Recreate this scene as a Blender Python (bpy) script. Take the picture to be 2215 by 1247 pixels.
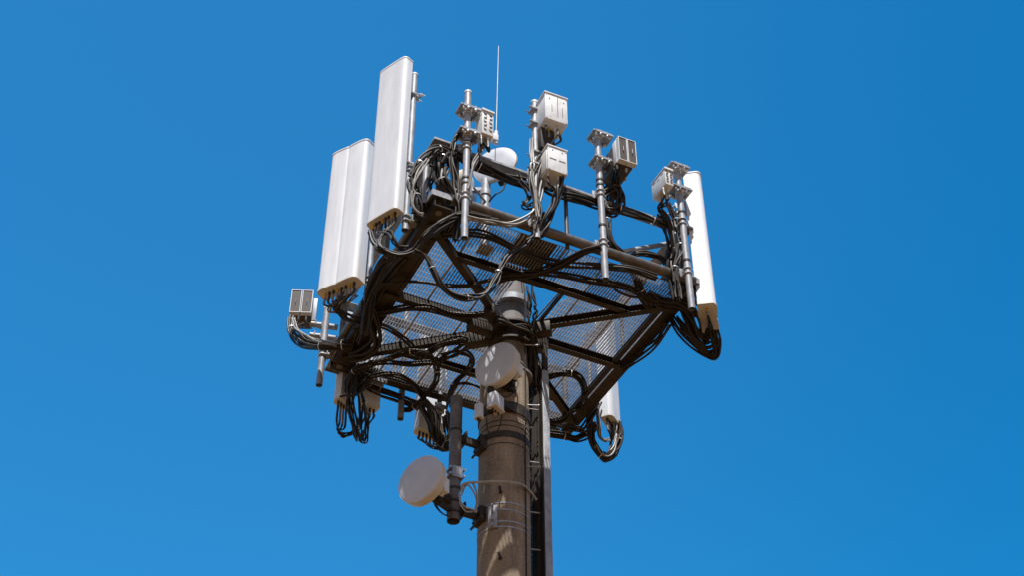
import bpy, bmesh, math, random
from mathutils import Vector, Matrix
random.seed(7)
R = math.radians
scn = bpy.context.scene
for o in list(bpy.data.objects): bpy.data.objects.remove(o)
col = scn.collection

# ------------------------------------------------------------------ camera
FPX, PITCH, ROLL, TH = 3250.0, R(41.45), R(0.16), R(26.06)   # focal length in photo pixels, pitch, roll; platform yaw
CX, CY, PH = 1107.5, 623.5, 14.0                             # photo centre; platform height over the camera
EYE = Vector((0, 0, 1.6))
ORG = Vector((-.00453*PH, 1.1934*PH, 1.6 + PH))              # pole axis at platform level
AX = Vector((math.cos(TH), math.sin(TH), 0)); BX = Vector((-math.sin(TH), math.cos(TH), 0))
x0, up0, fw = Vector((1,0,0)), Vector((0,-math.sin(PITCH),math.cos(PITCH))), Vector((0,math.cos(PITCH),math.sin(PITCH)))
cr, sr = math.cos(ROLL), math.sin(ROLL)
rt, up = cr*x0 - sr*up0, sr*x0 + cr*up0
cam = bpy.data.cameras.new('camera'); camo = bpy.data.objects.new('camera', cam); col.objects.link(camo)
m = Matrix((rt, up, -fw)).transposed().to_4x4(); m.translation = EYE
camo.matrix_world = m
cam.sensor_width = 36; cam.lens = 36*FPX/2215; cam.clip_start = .1; cam.clip_end = 5000
scn.camera = camo

# ------------------------------------------------------------------ sky, sun, exposure
SUN_EL, SUN_AZ = R(67.5), TH + R(-112)                         # azimuth of the direction towards the sun, from +X
w = bpy.data.worlds.new('World'); scn.world = w; w.use_nodes = True
nt = w.node_tree; bg = nt.nodes['Background']
sky = nt.nodes.new('ShaderNodeTexSky'); sky.sky_type = 'NISHITA'; sky.sun_disc = False
sky.sun_elevation = SUN_EL; sky.sun_rotation = math.pi/2 - SUN_AZ
sky.altitude = 300; sky.air_density = 1.0; sky.dust_density = .3; sky.ozone_density = 3.0
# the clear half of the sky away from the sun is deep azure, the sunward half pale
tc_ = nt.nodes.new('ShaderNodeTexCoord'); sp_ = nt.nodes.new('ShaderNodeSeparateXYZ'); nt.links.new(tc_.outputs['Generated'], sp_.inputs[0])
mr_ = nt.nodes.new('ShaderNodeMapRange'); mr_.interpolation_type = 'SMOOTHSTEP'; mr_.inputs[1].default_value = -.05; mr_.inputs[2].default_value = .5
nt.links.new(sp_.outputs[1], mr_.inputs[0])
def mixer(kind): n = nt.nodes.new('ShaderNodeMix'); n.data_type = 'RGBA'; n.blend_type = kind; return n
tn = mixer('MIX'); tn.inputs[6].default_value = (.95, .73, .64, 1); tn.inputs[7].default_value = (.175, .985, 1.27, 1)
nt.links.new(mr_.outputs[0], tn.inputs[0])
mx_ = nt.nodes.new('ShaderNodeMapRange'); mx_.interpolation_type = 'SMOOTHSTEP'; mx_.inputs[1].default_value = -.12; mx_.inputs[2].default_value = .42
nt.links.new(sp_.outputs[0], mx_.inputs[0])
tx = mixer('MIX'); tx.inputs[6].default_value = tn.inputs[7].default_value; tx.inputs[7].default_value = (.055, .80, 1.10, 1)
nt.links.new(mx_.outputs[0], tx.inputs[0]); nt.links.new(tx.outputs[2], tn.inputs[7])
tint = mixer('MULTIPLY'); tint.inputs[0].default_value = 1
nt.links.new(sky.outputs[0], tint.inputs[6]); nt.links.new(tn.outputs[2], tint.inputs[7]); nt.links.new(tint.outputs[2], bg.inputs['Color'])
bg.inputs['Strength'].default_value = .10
sl = bpy.data.lights.new('sun', 'SUN'); sl.energy = 4.9; sl.angle = R(.5); sl.color = (1, .985, .965)
so = bpy.data.objects.new('sun', sl); col.objects.link(so)
sd = Vector((math.cos(SUN_EL)*math.cos(SUN_AZ), math.cos(SUN_EL)*math.sin(SUN_AZ), math.sin(SUN_EL)))
so.rotation_euler = sd.to_track_quat('Z', 'Y').to_euler(); so.location = (0, 0, 60)
vs = scn.view_settings; vs.view_transform = 'Standard'; vs.look = 'None'; vs.exposure = .70; vs.gamma = 1
scn.render.engine = 'CYCLES'

# ------------------------------------------------------------------ materials
def mat(name, c1, c2=None, rough=.5, metal=0., scale=6., bump=0., stretch=(1,1,1), spec=.5, detail=5., lo=.35, hi=.7):
    M = bpy.data.materials.new(name); M.use_nodes = True
    n = M.node_tree.nodes; l = M.node_tree.links; b = n['Principled BSDF']
    b.inputs['Roughness'].default_value = rough; b.inputs['Metallic'].default_value = metal
    b.inputs['Specular IOR Level'].default_value = spec
    if c2 is None: b.inputs['Base Color'].default_value = (*c1, 1); return M
    tc = n.new('ShaderNodeTexCoord'); mp = n.new('ShaderNodeMapping'); mp.inputs['Scale'].default_value = stretch
    nz = n.new('ShaderNodeTexNoise'); nz.inputs['Scale'].default_value = scale; nz.inputs['Detail'].default_value = detail
    rp = n.new('ShaderNodeValToRGB'); rp.color_ramp.elements[0].color = (*c1, 1); rp.color_ramp.elements[1].color = (*c2, 1)
    rp.color_ramp.elements[0].position = lo; rp.color_ramp.elements[1].position = hi
    l.new(tc.outputs['Object'], mp.inputs[0]); l.new(mp.outputs[0], nz.inputs['Vector'])
    l.new(nz.outputs[0], rp.inputs[0]); l.new(rp.outputs[0], b.inputs['Base Color'])
    mr = n.new('ShaderNodeMapRange'); mr.inputs[3].default_value = rough-.08; mr.inputs[4].default_value = rough+.1
    l.new(nz.outputs[0], mr.inputs[0]); l.new(mr.outputs[0], b.inputs['Roughness'])
    if bump:
        bp = n.new('ShaderNodeBump'); bp.inputs['Strength'].default_value = bump; bp.inputs['Distance'].default_value = .01
        l.new(nz.outputs[0], bp.inputs['Height']); l.new(bp.outputs[0], b.inputs['Normal'])
    return M
RADOME = mat('radome_white', (.66,.675,.70), (.735,.75,.775), .42, scale=3, stretch=(3,3,.5), bump=.08)
CAPM = mat('radome_cap', (.58,.56,.53), (.66,.64,.61), .5, scale=9)
STEEL = mat('dark_steel', (.022,.015,.009), (.05,.036,.023), .55, .15, scale=8, bump=.1, spec=.35)
GALV = mat('galvanised_pipe', (.23,.235,.25), (.36,.37,.39), .5, .25, scale=14, stretch=(1,1,.5), bump=.05)
GRATE = mat('galvanised_grating', (.29,.29,.305), (.46,.465,.48), .55, .1, scale=2.5, lo=.3, hi=.65)
BOLT = mat('bright_zinc', (.6,.6,.6), (.78,.78,.76), .35, .4, scale=20)
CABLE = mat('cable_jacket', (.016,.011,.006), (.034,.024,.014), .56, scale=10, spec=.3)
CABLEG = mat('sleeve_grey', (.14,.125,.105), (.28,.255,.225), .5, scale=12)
RUBBER = mat('black_rubber', (.02,.017,.014), (.035,.03,.025), .5, scale=10)
CONC = mat('pole_concrete', (.17,.115,.068), (.32,.235,.155), .85, scale=5, stretch=(1,1,.35), bump=.35, detail=9, lo=.3, hi=.75)
RRU = mat('radio_casing', (.62,.62,.61), (.72,.72,.71), .45, scale=8)
LOUV = mat('radio_louvre', (.030,.020,.013), (.052,.036,.025), .65, scale=10)
BODY = mat('radio_body_brown', (.055,.042,.032), (.10,.08,.062), .55, scale=9)
BRASS = mat('brass_connector', (.62,.36,.03), (.75,.48,.06), .35, .5, scale=15)
DISH = mat('dish_radome', (.45,.46,.49), (.52,.53,.56), .5, scale=4)
RIM = mat('dish_rim', (.55,.48,.38), (.62,.55,.45), .5, scale=7)
EARTH = mat('dry_earth', (.085,.043,.012), (.145,.077,.024), .95, scale=.35, detail=9, bump=.3)

def weather(M, dark, amt, scale, stretch):
    n = M.node_tree.nodes; l = M.node_tree.links; b = n['Principled BSDF']; src = b.inputs['Base Color'].links[0].from_socket
    tc = n.new('ShaderNodeTexCoord'); mp = n.new('ShaderNodeMapping'); mp.inputs['Scale'].default_value = stretch
    nz = n.new('ShaderNodeTexNoise'); nz.inputs['Scale'].default_value = scale; nz.inputs['Detail'].default_value = 8; nz.inputs['Roughness'].default_value = .7
    rp = n.new('ShaderNodeValToRGB'); rp.color_ramp.elements[0].position = .5; rp.color_ramp.elements[1].position = .72
    rp.color_ramp.elements[0].color = (0,0,0,1); rp.color_ramp.elements[1].color = (amt,amt,amt,1)
    mx = n.new('ShaderNodeMix'); mx.data_type = 'RGBA'; mx.inputs[7].default_value = (*dark,1)
    l.new(tc.outputs['Object'], mp.inputs[0]); l.new(mp.outputs[0], nz.inputs['Vector']); l.new(nz.outputs[0], rp.inputs[0])
    l.new(rp.outputs[0], mx.inputs[0]); l.new(src, mx.inputs[6]); l.new(mx.outputs[2], b.inputs['Base Color'])
weather(CONC, (.07,.05,.035), .75, 3.2, (1.6,1.6,.16)); weather(CONC, (.36,.31,.26), .5, 26, (1,1,1))
weather(CONC, (.06,.045,.03), .8, 95, (1,1,1)); weather(CONC, (.42,.36,.29), .45, 55, (1,1,.6))
weather(RADOME, (.55,.54,.52), .4, 4, (5,5,.22)); weather(RADOME, (.5,.48,.45), .25, 2.2, (1,1,.6))
weather(DISH, (.38,.37,.36), .4, 5, (2,2,.5)); weather(RRU, (.45,.43,.39), .5, 9, (2,2,.6))
weather(GALV, (.20,.18,.165), .6, 12, (1,1,.4)); weather(GRATE, (.16,.12,.085), .7, 4, (1,1,1))
# ------------------------------------------------------------------ mesh kit (all in platform coordinates u, w, z)
def V(*a): return Vector(a)
class MB:
    def __init__(s): s.bm = bmesh.new(); s.mi = 0
    def face(s, vs, smooth=False):
        try: f = s.bm.faces.new(vs); f.smooth = smooth; f.material_index = s.mi; return f
        except ValueError: return None
    def box(s, c, X, Y, Z, bev=0.):          # centre and three half vectors
        c, X, Y, Z = map(Vector, (c, X, Y, Z))
        if bev > 0:
            b2 = bmesh.new(); v = [b2.verts.new(c+X*i+Y*j+Z*k) for i in (-1,1) for j in (-1,1) for k in (-1,1)]
            for q in ((0,1,3,2),(4,6,7,5),(0,4,5,1),(2,3,7,6),(0,2,6,4),(1,5,7,3)): b2.faces.new([v[i] for i in q])
            bmesh.ops.recalc_face_normals(b2, faces=b2.faces)
            bmesh.ops.bevel(b2, geom=list(b2.edges), offset=bev, segments=2, affect='EDGES', profile=.6)
            me = bpy.data.meshes.new('t'); b2.to_mesh(me); b2.free(); s.bm.from_mesh(me); bpy.data.meshes.remove(me); return s
        v = [s.bm.verts.new(c+X*i+Y*j+Z*k) for i in (-1,1) for j in (-1,1) for k in (-1,1)]
        for q in ((0,1,3,2),(4,6,7,5),(0,4,5,1),(2,3,7,6),(0,2,6,4),(1,5,7,3)): s.face([v[i] for i in q])
        return s
    def bar(s, p, q, a, b, upv=(0,0,1), bev=0.):       # rectangular bar p-q, half sizes a (side) and b (up)
        p, q = Vector(p), Vector(q); d = q-p; L = d.length; d.normalize()
        sd_ = d.cross(Vector(upv))
        if sd_.length < 1e-4: sd_ = d.cross(Vector((1,0,0)))
        sd_.normalize(); u_ = sd_.cross(d)
        return s.box((p+q)/2, d*L/2, sd_*a, u_*b, bev)
    def tube(s, pts, r, seg=8, cap=True, r2=None, hollow=False):
        pts = [Vector(p) for p in pts]; n = len(pts); rings = []; prev = None
        for i, p in enumerate(pts):
            t = (pts[min(i+1,n-1)]-pts[max(i-1,0)])
            if t.length < 1e-7: t = Vector((0,0,1))
            t.normalize()
            if prev is None:
                nn = t.cross(Vector((0,0,1)))
                if nn.length < .05: nn = t.cross(Vector((1,0,0)))
            else: nn = prev - t*prev.dot(t)
            nn.normalize(); prev = nn; bb = t.cross(nn)
            rr = r if r2 is None else r+(r2-r)*i/(n-1)
            rings.append([s.bm.verts.new(p+(nn*math.cos(2*math.pi*k/seg)+bb*math.sin(2*math.pi*k/seg))*rr) for k in range(seg)])
        for a, b in zip(rings, rings[1:]):
            for k in range(seg): s.face((a[k], a[(k+1)%seg], b[(k+1)%seg], b[k]), True)
        if cap:
            if not hollow: s.face(rings[0][::-1])
            s.face(rings[-1])
        return s
    def cyl(s, p, q, r, seg=12, r2=None): return s.tube([p, q], r, seg, True, r2)
    def ring(s, c, ax, r, tr, seg=20, ts=6, a0=0, a1=2*math.pi):      # torus / U-bolt
        c, ax = Vector(c), Vector(ax).normalized(); e = ax.orthogonal().normalized(); g = ax.cross(e)
        return s.tube([c+(e*math.cos(a0+(a1-a0)*i/seg)+g*math.sin(a0+(a1-a0)*i/seg))*r for i in range(seg+1)], tr, ts)
    def band(s, c, ax, r, h, th=.006, seg=28):                         # flat hoop
        c, ax = Vector(c), Vector(ax).normalized(); e = ax.orthogonal().normalized(); g = ax.cross(e); R_ = []
        for rr, hh in ((r,-h),(r+th,-h),(r+th,h),(r,h)):
            R_.append([s.bm.verts.new(c+ax*hh+(e*math.cos(2*math.pi*k/seg)+g*math.sin(2*math.pi*k/seg))*rr) for k in range(seg)])
        for j in range(4):
            for k in range(seg): s.face((R_[j][k], R_[j][(k+1)%seg], R_[(j+1)%4][(k+1)%seg], R_[(j+1)%4][k]), j == 1)
        return s
    def lathe(s, c, ax, prof, seg=40, smooth=True):                    # prof: (distance along axis, radius)
        c, ax = Vector(c), Vector(ax).normalized(); e = ax.orthogonal().normalized(); g = ax.cross(e); R_ = []
        for t, r in prof:
            R_.append([s.bm.verts.new(c+ax*t)] if r < 1e-6 else [s.bm.verts.new(c+ax*t+(e*math.cos(2*math.pi*k/seg)+g*math.sin(2*math.pi*k/seg))*r) for k in range(seg)])
        for a, b in zip(R_, R_[1:]):
            for k in range(seg):
                k2 = (k+1) % seg
                if len(a) == 1: s.face((a[0], b[k2], b[k]), smooth)
                elif len(b) == 1: s.face((a[k], a[k2], b[0]), smooth)
                else: s.face((a[k], a[k2], b[k2], b[k]), smooth)
        return s
    def prism(s, prof, o, X, Y, Z, caps=True, smooth=True):            # 2-D outline (x,y) swept by vector Z
        o, X, Y, Z = map(Vector, (o, X, Y, Z))
        a = [s.bm.verts.new(o+X*x+Y*y) for x, y in prof]; b = [s.bm.verts.new(o+X*x+Y*y+Z) for x, y in prof]; n = len(prof)
        for k in range(n): s.face((a[k], a[(k+1)%n], b[(k+1)%n], b[k]), smooth)
        if caps: s.face(a[::-1]); s.face(b)
        return s
def put(name, parent=None, base=(0,0,0)):
    o = bpy.data.objects.new(name, None); col.objects.link(o); return o
def W3(p): return ORG + AX*p[0] + BX*p[1] + Vector((0,0,p[2]))
BASES = {}
def props(o, label, cat, group=None, kind=None):
    if label: o['label'] = label
    if cat: o['category'] = cat
    if group: o['group'] = group
    if kind: o['kind'] = kind
def thing(name, label, cat, base, group=None):
    o = bpy.data.objects.new(name, None); col.objects.link(o); o.empty_display_size = .2
    o.location = W3(base); o.rotation_euler = (0, 0, TH); BASES[o.name] = Vector(base); props(o, label, cat, group); return o
def mesh(name, mb, mt, base, sharp=True):
    bm = mb.bm
    bmesh.ops.recalc_face_normals(bm, faces=bm.faces)
    bmesh.ops.translate(bm, vec=-Vector(base), verts=bm.verts)
    me = bpy.data.meshes.new(name); bm.to_mesh(me); bm.free()
    for x in (mt if isinstance(mt, (list, tuple)) else [mt]): me.materials.append(x)
    if sharp: me.set_sharp_from_angle(angle=R(38))
    return me
def part(name, mb, mt, parent, label=None, kind=None):
    base = BASES[parent.name]
    o = bpy.data.objects.new(name, mesh(name, mb, mt, base)); col.objects.link(o); o.parent = parent; BASES[o.name] = base
    if label: o['label'] = label
    if kind: o['kind'] = kind
    return o
def solo(name, mb, mt, base, label, cat, group=None):
    o = bpy.data.objects.new(name, mesh(name, mb, mt, base)); col.objects.link(o)
    o.location = W3(base); o.rotation_euler = (0,0,TH); BASES[o.name] = Vector(base); props(o, label, cat, group); return o
# where a pixel of the photograph meets a plane of the place
def _ray(x, y):
    U, Vv = (x-CX)/FPX, -(y-CY)/FPX
    d = fw + rt*U + up*Vv
    e = EYE - ORG
    return V(d.dot(AX), d.dot(BX), d.z), V(e.dot(AX), e.dot(BX), e.z)
def pw(x, y, w_): d, e = _ray(x, y); return e + d*((w_-e.y)/d.y)
def pu(x, y, u_): d, e = _ray(x, y); return e + d*((u_-e.x)/d.x)
def pz(x, y, z_): d, e = _ray(x, y); return e + d*((z_-e.z)/d.z)
def spline(P, n=7):
    P = [Vector(p) for p in P]; out = []
    Q = [P[0]*2-P[1]] + P + [P[-1]*2-P[-2]]
    for i in range(1, len(Q)-2):
        a, b, c, d = Q[i-1:i+3]
        for k in range(n):
            t = k/n
            out.append(.5*((2*b)+(c-a)*t+(2*a-5*b+4*c-d)*t*t+(3*b-a-3*c+d)*t**3))
    out.append(P[-1]); return out
def strand(path, off, ph, rnd, wob=.012):
    out = []; n = len(path); a = rnd.random()*6; fq = rnd.uniform(.25,.5)
    for i, p in enumerate(path):
        t = (path[min(i+1,n-1)]-path[max(i-1,0)]).normalized()
        s1 = t.cross(V(0,0,1)); s1 = s1 if s1.length > .1 else t.cross(V(1,0,0)); s1.normalize(); s2 = t.cross(s1)
        an = ph + .05*i
        out.append(p + (s1*math.cos(an)+s2*math.sin(an))*off + V(math.sin(a+i*fq), math.cos(a*2+i*fq*.8), math.sin(a*3+i*fq*.9))*wob*min(1,i/4,(n-1-i)/4))
    return out
def bundle(label, P, n=4, r=.014, spread=None, mt=None, name='cable_bundle', cat='cable bundle', ties=0, wob=.012, group=None, seg=7):
    path = spline(P); rnd = random.Random(hash(label) % 9999 if False else sum(map(ord, label)))
    spread = r*1.15*(1+.32*math.sqrt(max(n-2,0))) if spread is None else spread
    base = path[0]
    if n == 1:
        return solo(name, MB().tube(path, r, seg), mt or CABLE, base, label, cat, group)
    t = thing(name, label, cat, base, group)
    for k in range(n):
        off = 0 if (k == 0 and n > 4) else spread*(1 if k < 8 else .6)
        part('cable', MB().tube(strand(path, off, 2*math.pi*k/max(1,(n-1 if n > 4 else n)), rnd, wob), r*rnd.uniform(.88,1.1), seg), mt or CABLE, t)
    for k in range(ties):
        i = int((k+.6)/(ties)*(len(path)-3))+1; i = min(i, len(path)-2)
        ax = path[i+1]-path[i-1]
        part('cable_tie', MB().band(path[i], ax, spread+r*1.05, .006, .004, 14), BOLT, t)
    return t

# ------------------------------------------------------------------ ground
mb = MB(); N = 48
rings = [[mb.bm.verts.new((rr*math.cos(2*math.pi*k/N), rr*math.sin(2*math.pi*k/N), 0)) for k in range(N)] for rr in (3, 12, 40, 150, 900)]
c0 = mb.bm.verts.new((0,0,0))
for k in range(N): mb.face((c0, rings[0][k], rings[0][(k+1)%N]))
for a_, b_ in zip(rings, rings[1:]):
    for k in range(N): mb.face((a_[k], b_[k], b_[(k+1)%N], a_[(k+1)%N]))
me = bpy.data.meshes.new('ground'); bmesh.ops.recalc_face_normals(mb.bm, faces=mb.bm.faces); mb.bm.to_mesh(me); mb.bm.free()
me.materials.append(EARTH); g = bpy.data.objects.new('ground', me); col.objects.link(g); g['kind'] = 'structure'

# ------------------------------------------------------------------ monopole
ZG = -(PH+1.6)                                              # ground level in platform coordinates
TOPC = mat('pole_top_grey', (.11,.095,.085), (.21,.19,.175), .8, scale=7, stretch=(1,1,.4), bump=.3, detail=9)
PX, PR, PRT = -.055, .345, .215                             # shaft centre offset, lower and upper radius
pole = thing('concrete_monopole', 'tall round concrete monopole carrying the antenna platform', 'pole', (PX,0,ZG))
part('shaft', MB().lathe((PX,0,ZG), (0,0,1), [(0,.43),(-ZG-9,.39),(-ZG-4.2,PR+.003),(-ZG-2.1,PR),(-ZG-1.05,PR-.004),(-ZG-.95,PR-.02),(-ZG-.95,0)], 56), CONC, pole)
UX = .055
part('top_tube', MB().lathe((UX,0,-.95), (0,0,1), [(0,.0),(0,.30),(.035,.30),(.035,.24),(.5,.225),(1.9,PRT),(1.95,PRT*.9),(1.95,0)], 40), TOPC, pole, 'narrower upper tube of the pole inside the platform')
part('flange_collar', MB().lathe((UX,0,.34), (0,0,1), [(0,.21),(0,.30),(.10,.30),(.10,.21)], 40, True), GALV, pole, 'pale ring collar round the pole top')
part('pole_band', MB().band((PX,0,-1.72), (0,0,1), PR-.002, .085, .02), STEEL, pole, 'broad dark steel band below the round dish')
part('pole_band', MB().band((PX,0,-2.17), (0,0,1), PR-.002, .05, .014), STEEL, pole)
for z in (-1.95, -2.03, -2.32): part('steel_strap', MB().band((PX,0,z), (0,0,1), PR+.001, .006, .004), STEEL, pole)
for y in (1089, 1104, 1129, 1141):
    z = pw(1088, y, -.3).z
    part('steel_strap', MB().band((PX,0,z), (0,0,1), PR+.002, .011, .006), GALV, pole, 'bright steel strap of the lower clamp')
for x, y, ln in ((1082,1062,.16),(1081,1205,.16),(1113,932,.16),(1124,1014,.2),(1133,748,.16),(1136,878,.16),(1080,1330,.16)):
    q = pw(x, y, -.33 if x < 1110 else -.22); d = V(q.x-PX, q.y, 0).normalized(); a = V(PX,0,q.z)+d*(PR-.02)
    if x < 1110: part('step_bolt', MB().cyl(a, a+d*.13, .012, 8).cyl(a+d*.12, a+d*.15, .022, 8).cyl(a+d*.02, a+d*.04, .026, 6), STEEL, pole)
    else:
        d = V(.93,-.36,0); part('step_bolt', MB().cyl(a, a+d*ln, .010, 8).cyl(a+d*ln, a+d*(ln+.02), .017, 8), GALV, pole)
# earth wire on the pole
pts = [V(PX+.13, -PR-.012+.02*0, z) for z in (-6,-4.5,-3,-2.2,-1.7,-1.2)]
bundle('thin dark wire running straight up the front of the concrete pole', [V(PX+.16,-.32,z) for z in (-6,-5,-4,-3,-2.4)]+[V(PX+.165,-.335,-1.72), V(PX+.17,-.33,-1.2), V(.12,-.31,-.6), V(.12,-.33,.35), V(.11,-.24,.9)], 1, .009, name='pole_wire', cat='wire')

# ------------------------------------------------------------------ platform
US, WS = 2.0, 1.94
plat = thing('antenna_platform', 'square steel platform of grating and dark beams round the pole top', 'platform', (0,0,-.12))
HOLE = [(-.33,-1.06),(.47,-1.0),(.33,.42),(-.33,.42)]
def hole_w(u):
    xs = []
    for (a,b),(c,d) in zip(HOLE, HOLE[1:]+HOLE[:1]):
        if (a-u)*(c-u) < 0: xs.append(b+(d-b)*(u-a)/(c-a))
    return (min(xs), max(xs)) if len(xs) > 1 else None
def hole_u(w_):
    xs = []
    for (a,b),(c,d) in zip(HOLE, HOLE[1:]+HOLE[:1]):
        if (b-w_)*(d-w_) < 0: xs.append(a+(c-a)*(w_-b)/(d-b))
    return (min(xs), max(xs)) if len(xs) > 1 else None
edges = [-1.92,-1.28,-.64,0,.64,1.28,1.92]; SP, TK, DP = .043, .0034, .0205
WL0, WL1 = -1.84, 1.86
for ua, ub in zip(edges, edges[1:]):
    mb = MB(); u = ua+.008
    nb = int((ub-ua-.016)/SP)
    for k in range(nb+1):
        uu = ua+.008+(ub-ua-.016)*k/nb; h = hole_w(uu); t = TK*(2 if k in (0,nb) else 1)
        for a, b in ([(WL0,WL1)] if not h else [(WL0,h[0]),(h[1],WL1)]):
            mb.box((uu,(a+b)/2,DP), (t,0,0), (0,(b-a)/2,0), (0,0,DP))
    ww = WL0
    while ww < WL1+.001:
        h = hole_u(ww)
        segs = [(ua+.008,ub-.008)]
        if h: segs = [(max(ua+.008,a), min(ub-.008,b)) for a, b in ((ua+.008,h[0]),(h[1],ub-.008))]
        for a, b in segs:
            if b-a > .01: mb.box(((a+b)/2, ww, DP*2-.008), ((b-a)/2,0,0), (0,.002 if WL0+.01 < ww < WL1-.01 else .005,0), (0,0,.003))
        ww += .1
    part('grating_panel', mb, GRATE, plat)
# radial beams from the hub to the edge of the frame
def beam(p, q, a=.05, b=.055, nm='radial_beam'):
    p, q = Vector(p), Vector(q); d = (q-p).normalized(); sdv = V(-d.y, d.x, 0)
    mb = MB(); mb.bar(p+V(0,0,-.008), q+V(0,0,-.008), a, .005)                    # flange under the grating
    mb.bar(p+V(0,0,-b-.012)+sdv*a*.8, q+V(0,0,-b-.012)+sdv*a*.8, .005, b)             # web
    mb.bar(p+V(0,0,-2*b-.016), q+V(0,0,-2*b-.016), a, .005)
    return part(nm, mb, STEEL, plat)
hub = .36
for ang, L in ((0,1.93),(180,1.93)):
    d = V(math.cos(R(ang)), math.sin(R(ang)), 0); beam(d*hub, d*L)
k_ = .826
for su, sw_ in ((1,-1),(-1,1),(1,1),(-1,-1)):
    e = V(su*1.93, sw_*1.93*k_, 0); d = e.normalized(); beam(d*hub, e)
beam((-1.34,-1.13,0), (1.36,-1.13,0), .045, .045, 'cross_beam'); beam((-1.34,1.13,0), (1.36,1.13,0), .045, .045, 'cross_beam')
beam((1.74,-1.38,0), (1.74,1.38,0), .03, .04, 'cross_beam'); beam((-1.74,-1.38,0), (-1.74,1.38,0), .03, .04, 'cross_beam')
beam((.36,-1.13,0), (.34,-.32,0), .02, .02, 'cross_beam')
# hub: dark sleeve with upper and lower plates and gussets
part('hub_sleeve', MB().lathe((UX,0,-.42), (0,0,1), [(0,.25),(0,.33),(.03,.33),(.03,.27),(.28,.27),(.28,.36),(.31,.36),(.31,.25)], 36), STEEL, plat)
mb = MB()
for su, sw_ in ((1,-1),(-1,1),(1,1),(-1,-1)):
    d = V(su, sw_*k_, 0).normalized(); mb.box(d*.42+V(0,0,-.16), d*.22, V(-d.y,d.x,0)*.085, (0,0,.09), .01)
for su in (1,-1): mb.box((su*.42,0,-.16), (.2,0,0), (0,.085,0), (0,0,.09), .01)
part('hub_arm', mb, STEEL, plat)
# outer frame at grating level: angle sections, butted
mb = MB()
def angle_rail(mb, p, q, out, wd=.14, ht=.16, t=.006, z=0.):
    p, q, out = Vector(p), Vector(q), Vector(out)
    mb.bar(p+V(0,0,z)-out*wd/2, q+V(0,0,z)-out*wd/2, wd/2, t)
    mb.bar(p+V(0,0,z+ht/2+t+.001), q+V(0,0,z+ht/2+t+.001), t, ht/2)
for p, q, o, nm, wd_ in (((US,-WS,0),(US,WS,0),(1,0,0),'edge_beam',.19), ((-US,WS,0),(US-.21,WS,0),(0,1,0),'edge_beam',.14), ((-US,-WS,0),(-US,WS-.16,0),(-1,0,0),'edge_beam',.25)):
    mb = MB(); angle_rail(mb, p, q, o, wd_, z=-.08); part(nm, mb, STEEL, plat)
# near edge: round mounting rail; also on the other faces, with its bent corner plates
Z1, Z2 = .10, 1.14
def roundrail(nm, p, q, r, mt=STEEL): return part(nm, MB().cyl(p, q, r, 16), mt, plat)
TUBE = mat('painted_tube', (.10,.085,.07), (.17,.15,.13), .38, .5, scale=9)
roundrail('mounting_rail', (-1.78,-WS,Z1), (1.98,-WS,Z1), .074, TUBE)
roundrail('mounting_rail', (-US-.03,-1.72,Z1+.02), (-US-.03,1.8,Z1+.02), .055, TUBE)
roundrail('mounting_rail', (-1.75,WS,Z1), (1.75,WS,Z1), .055, TUBE)
roundrail('mounting_rail', (US+.03,-1.6,Z1+.14), (US+.03,1.7,Z1+.14), .045, TUBE)
def handrail(p, q, out, ht=.12):
    mb = MB(); angle_rail(mb, p, q, out, .075, ht, .005, 0); bm_ = mb
    return part('handrail', mb, TUBE, plat)
def rail2(p, q, out, hw=.085):      # channel: flat top flange, face below
    p, q, out = Vector(p), Vector(q), Vector(out); mb = MB()
    mb.bar(p+V(0,0,.0)-out*(hw-.005), q+V(0,0,.0)-out*(hw-.005), hw, .006); mb.bar(p+V(0,0,-.02), q+V(0,0,-.02), .006, .0135)
    return part('handrail', mb, GALV, plat)
rail2((-1.62,-WS,Z2), (1.66,-WS,Z2), (0,-1,0))
rail2((-US,-1.55,Z2), (-US,1.6,Z2), (-1,0,0)); rail2((-1.6,WS,Z2), (1.6,WS,Z2), (0,1,0)); rail2((US,-1.55,Z2), (US,1.6,Z2), (1,0,0))
def corner_plate(c, du, dw, L=.42, ht=.025, wd=.17):      # bent angle joining two faces
    c = Vector(c); mb = MB()
    pr = [(0,0),(L,0),(L,wd),(wd,wd),(wd,L),(0,L)]
    if du*dw < 0: pr = pr[::-1]
    mb.prism(pr, c, (-du,0,0), (0,-dw,0), (0,0,.012), True, False)
    mb.box(c+V(-du*L/2,0,-ht/2-.002), (L/2,0,0), (0,.006,0), (0,0,ht/2)); mb.box(c+V(0,-dw*(L/2+.004),-ht/2-.002), (.006,0,0), (0,L/2-.004,0), (0,0,ht/2))
    for t in (.24,.36):
        mb.cyl(c+V(-du*t,-dw*.07,-.03), c+V(-du*t,-dw*.07,.035), .014, 8); mb.cyl(c+V(-du*.07,-dw*t,-.03), c+V(-du*.07,-dw*t,.035), .014, 8)
    return part('corner_plate', mb, GALV, plat)
for su, sw_ in ((-1,-1),(1,-1),(-1,1),(1,1)):
    corner_plate((su*(US+.06), sw_*(WS+.02), Z2+.03), su, sw_)
    corner_plate((su*(US+.06), sw_*(WS+.02), Z1+.06) if (su, sw_) != (-1,1) else pz(702,799,.05), su, sw_, *((.5,.09,.24) if (su, sw_) != (-1,1) else (.8,.03,.36)))
    part('corner_post', MB().cyl((su*(US-.1), sw_*(WS-.12), -.1), (su*(US-.1), sw_*(WS-.12), Z2+.02), .05, 14), TUBE, plat)
part('rail_post', MB().cyl((0,-WS+.07,0), (0,-WS+.07,Z2-.02), .03, 12), TUBE, plat)
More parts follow.
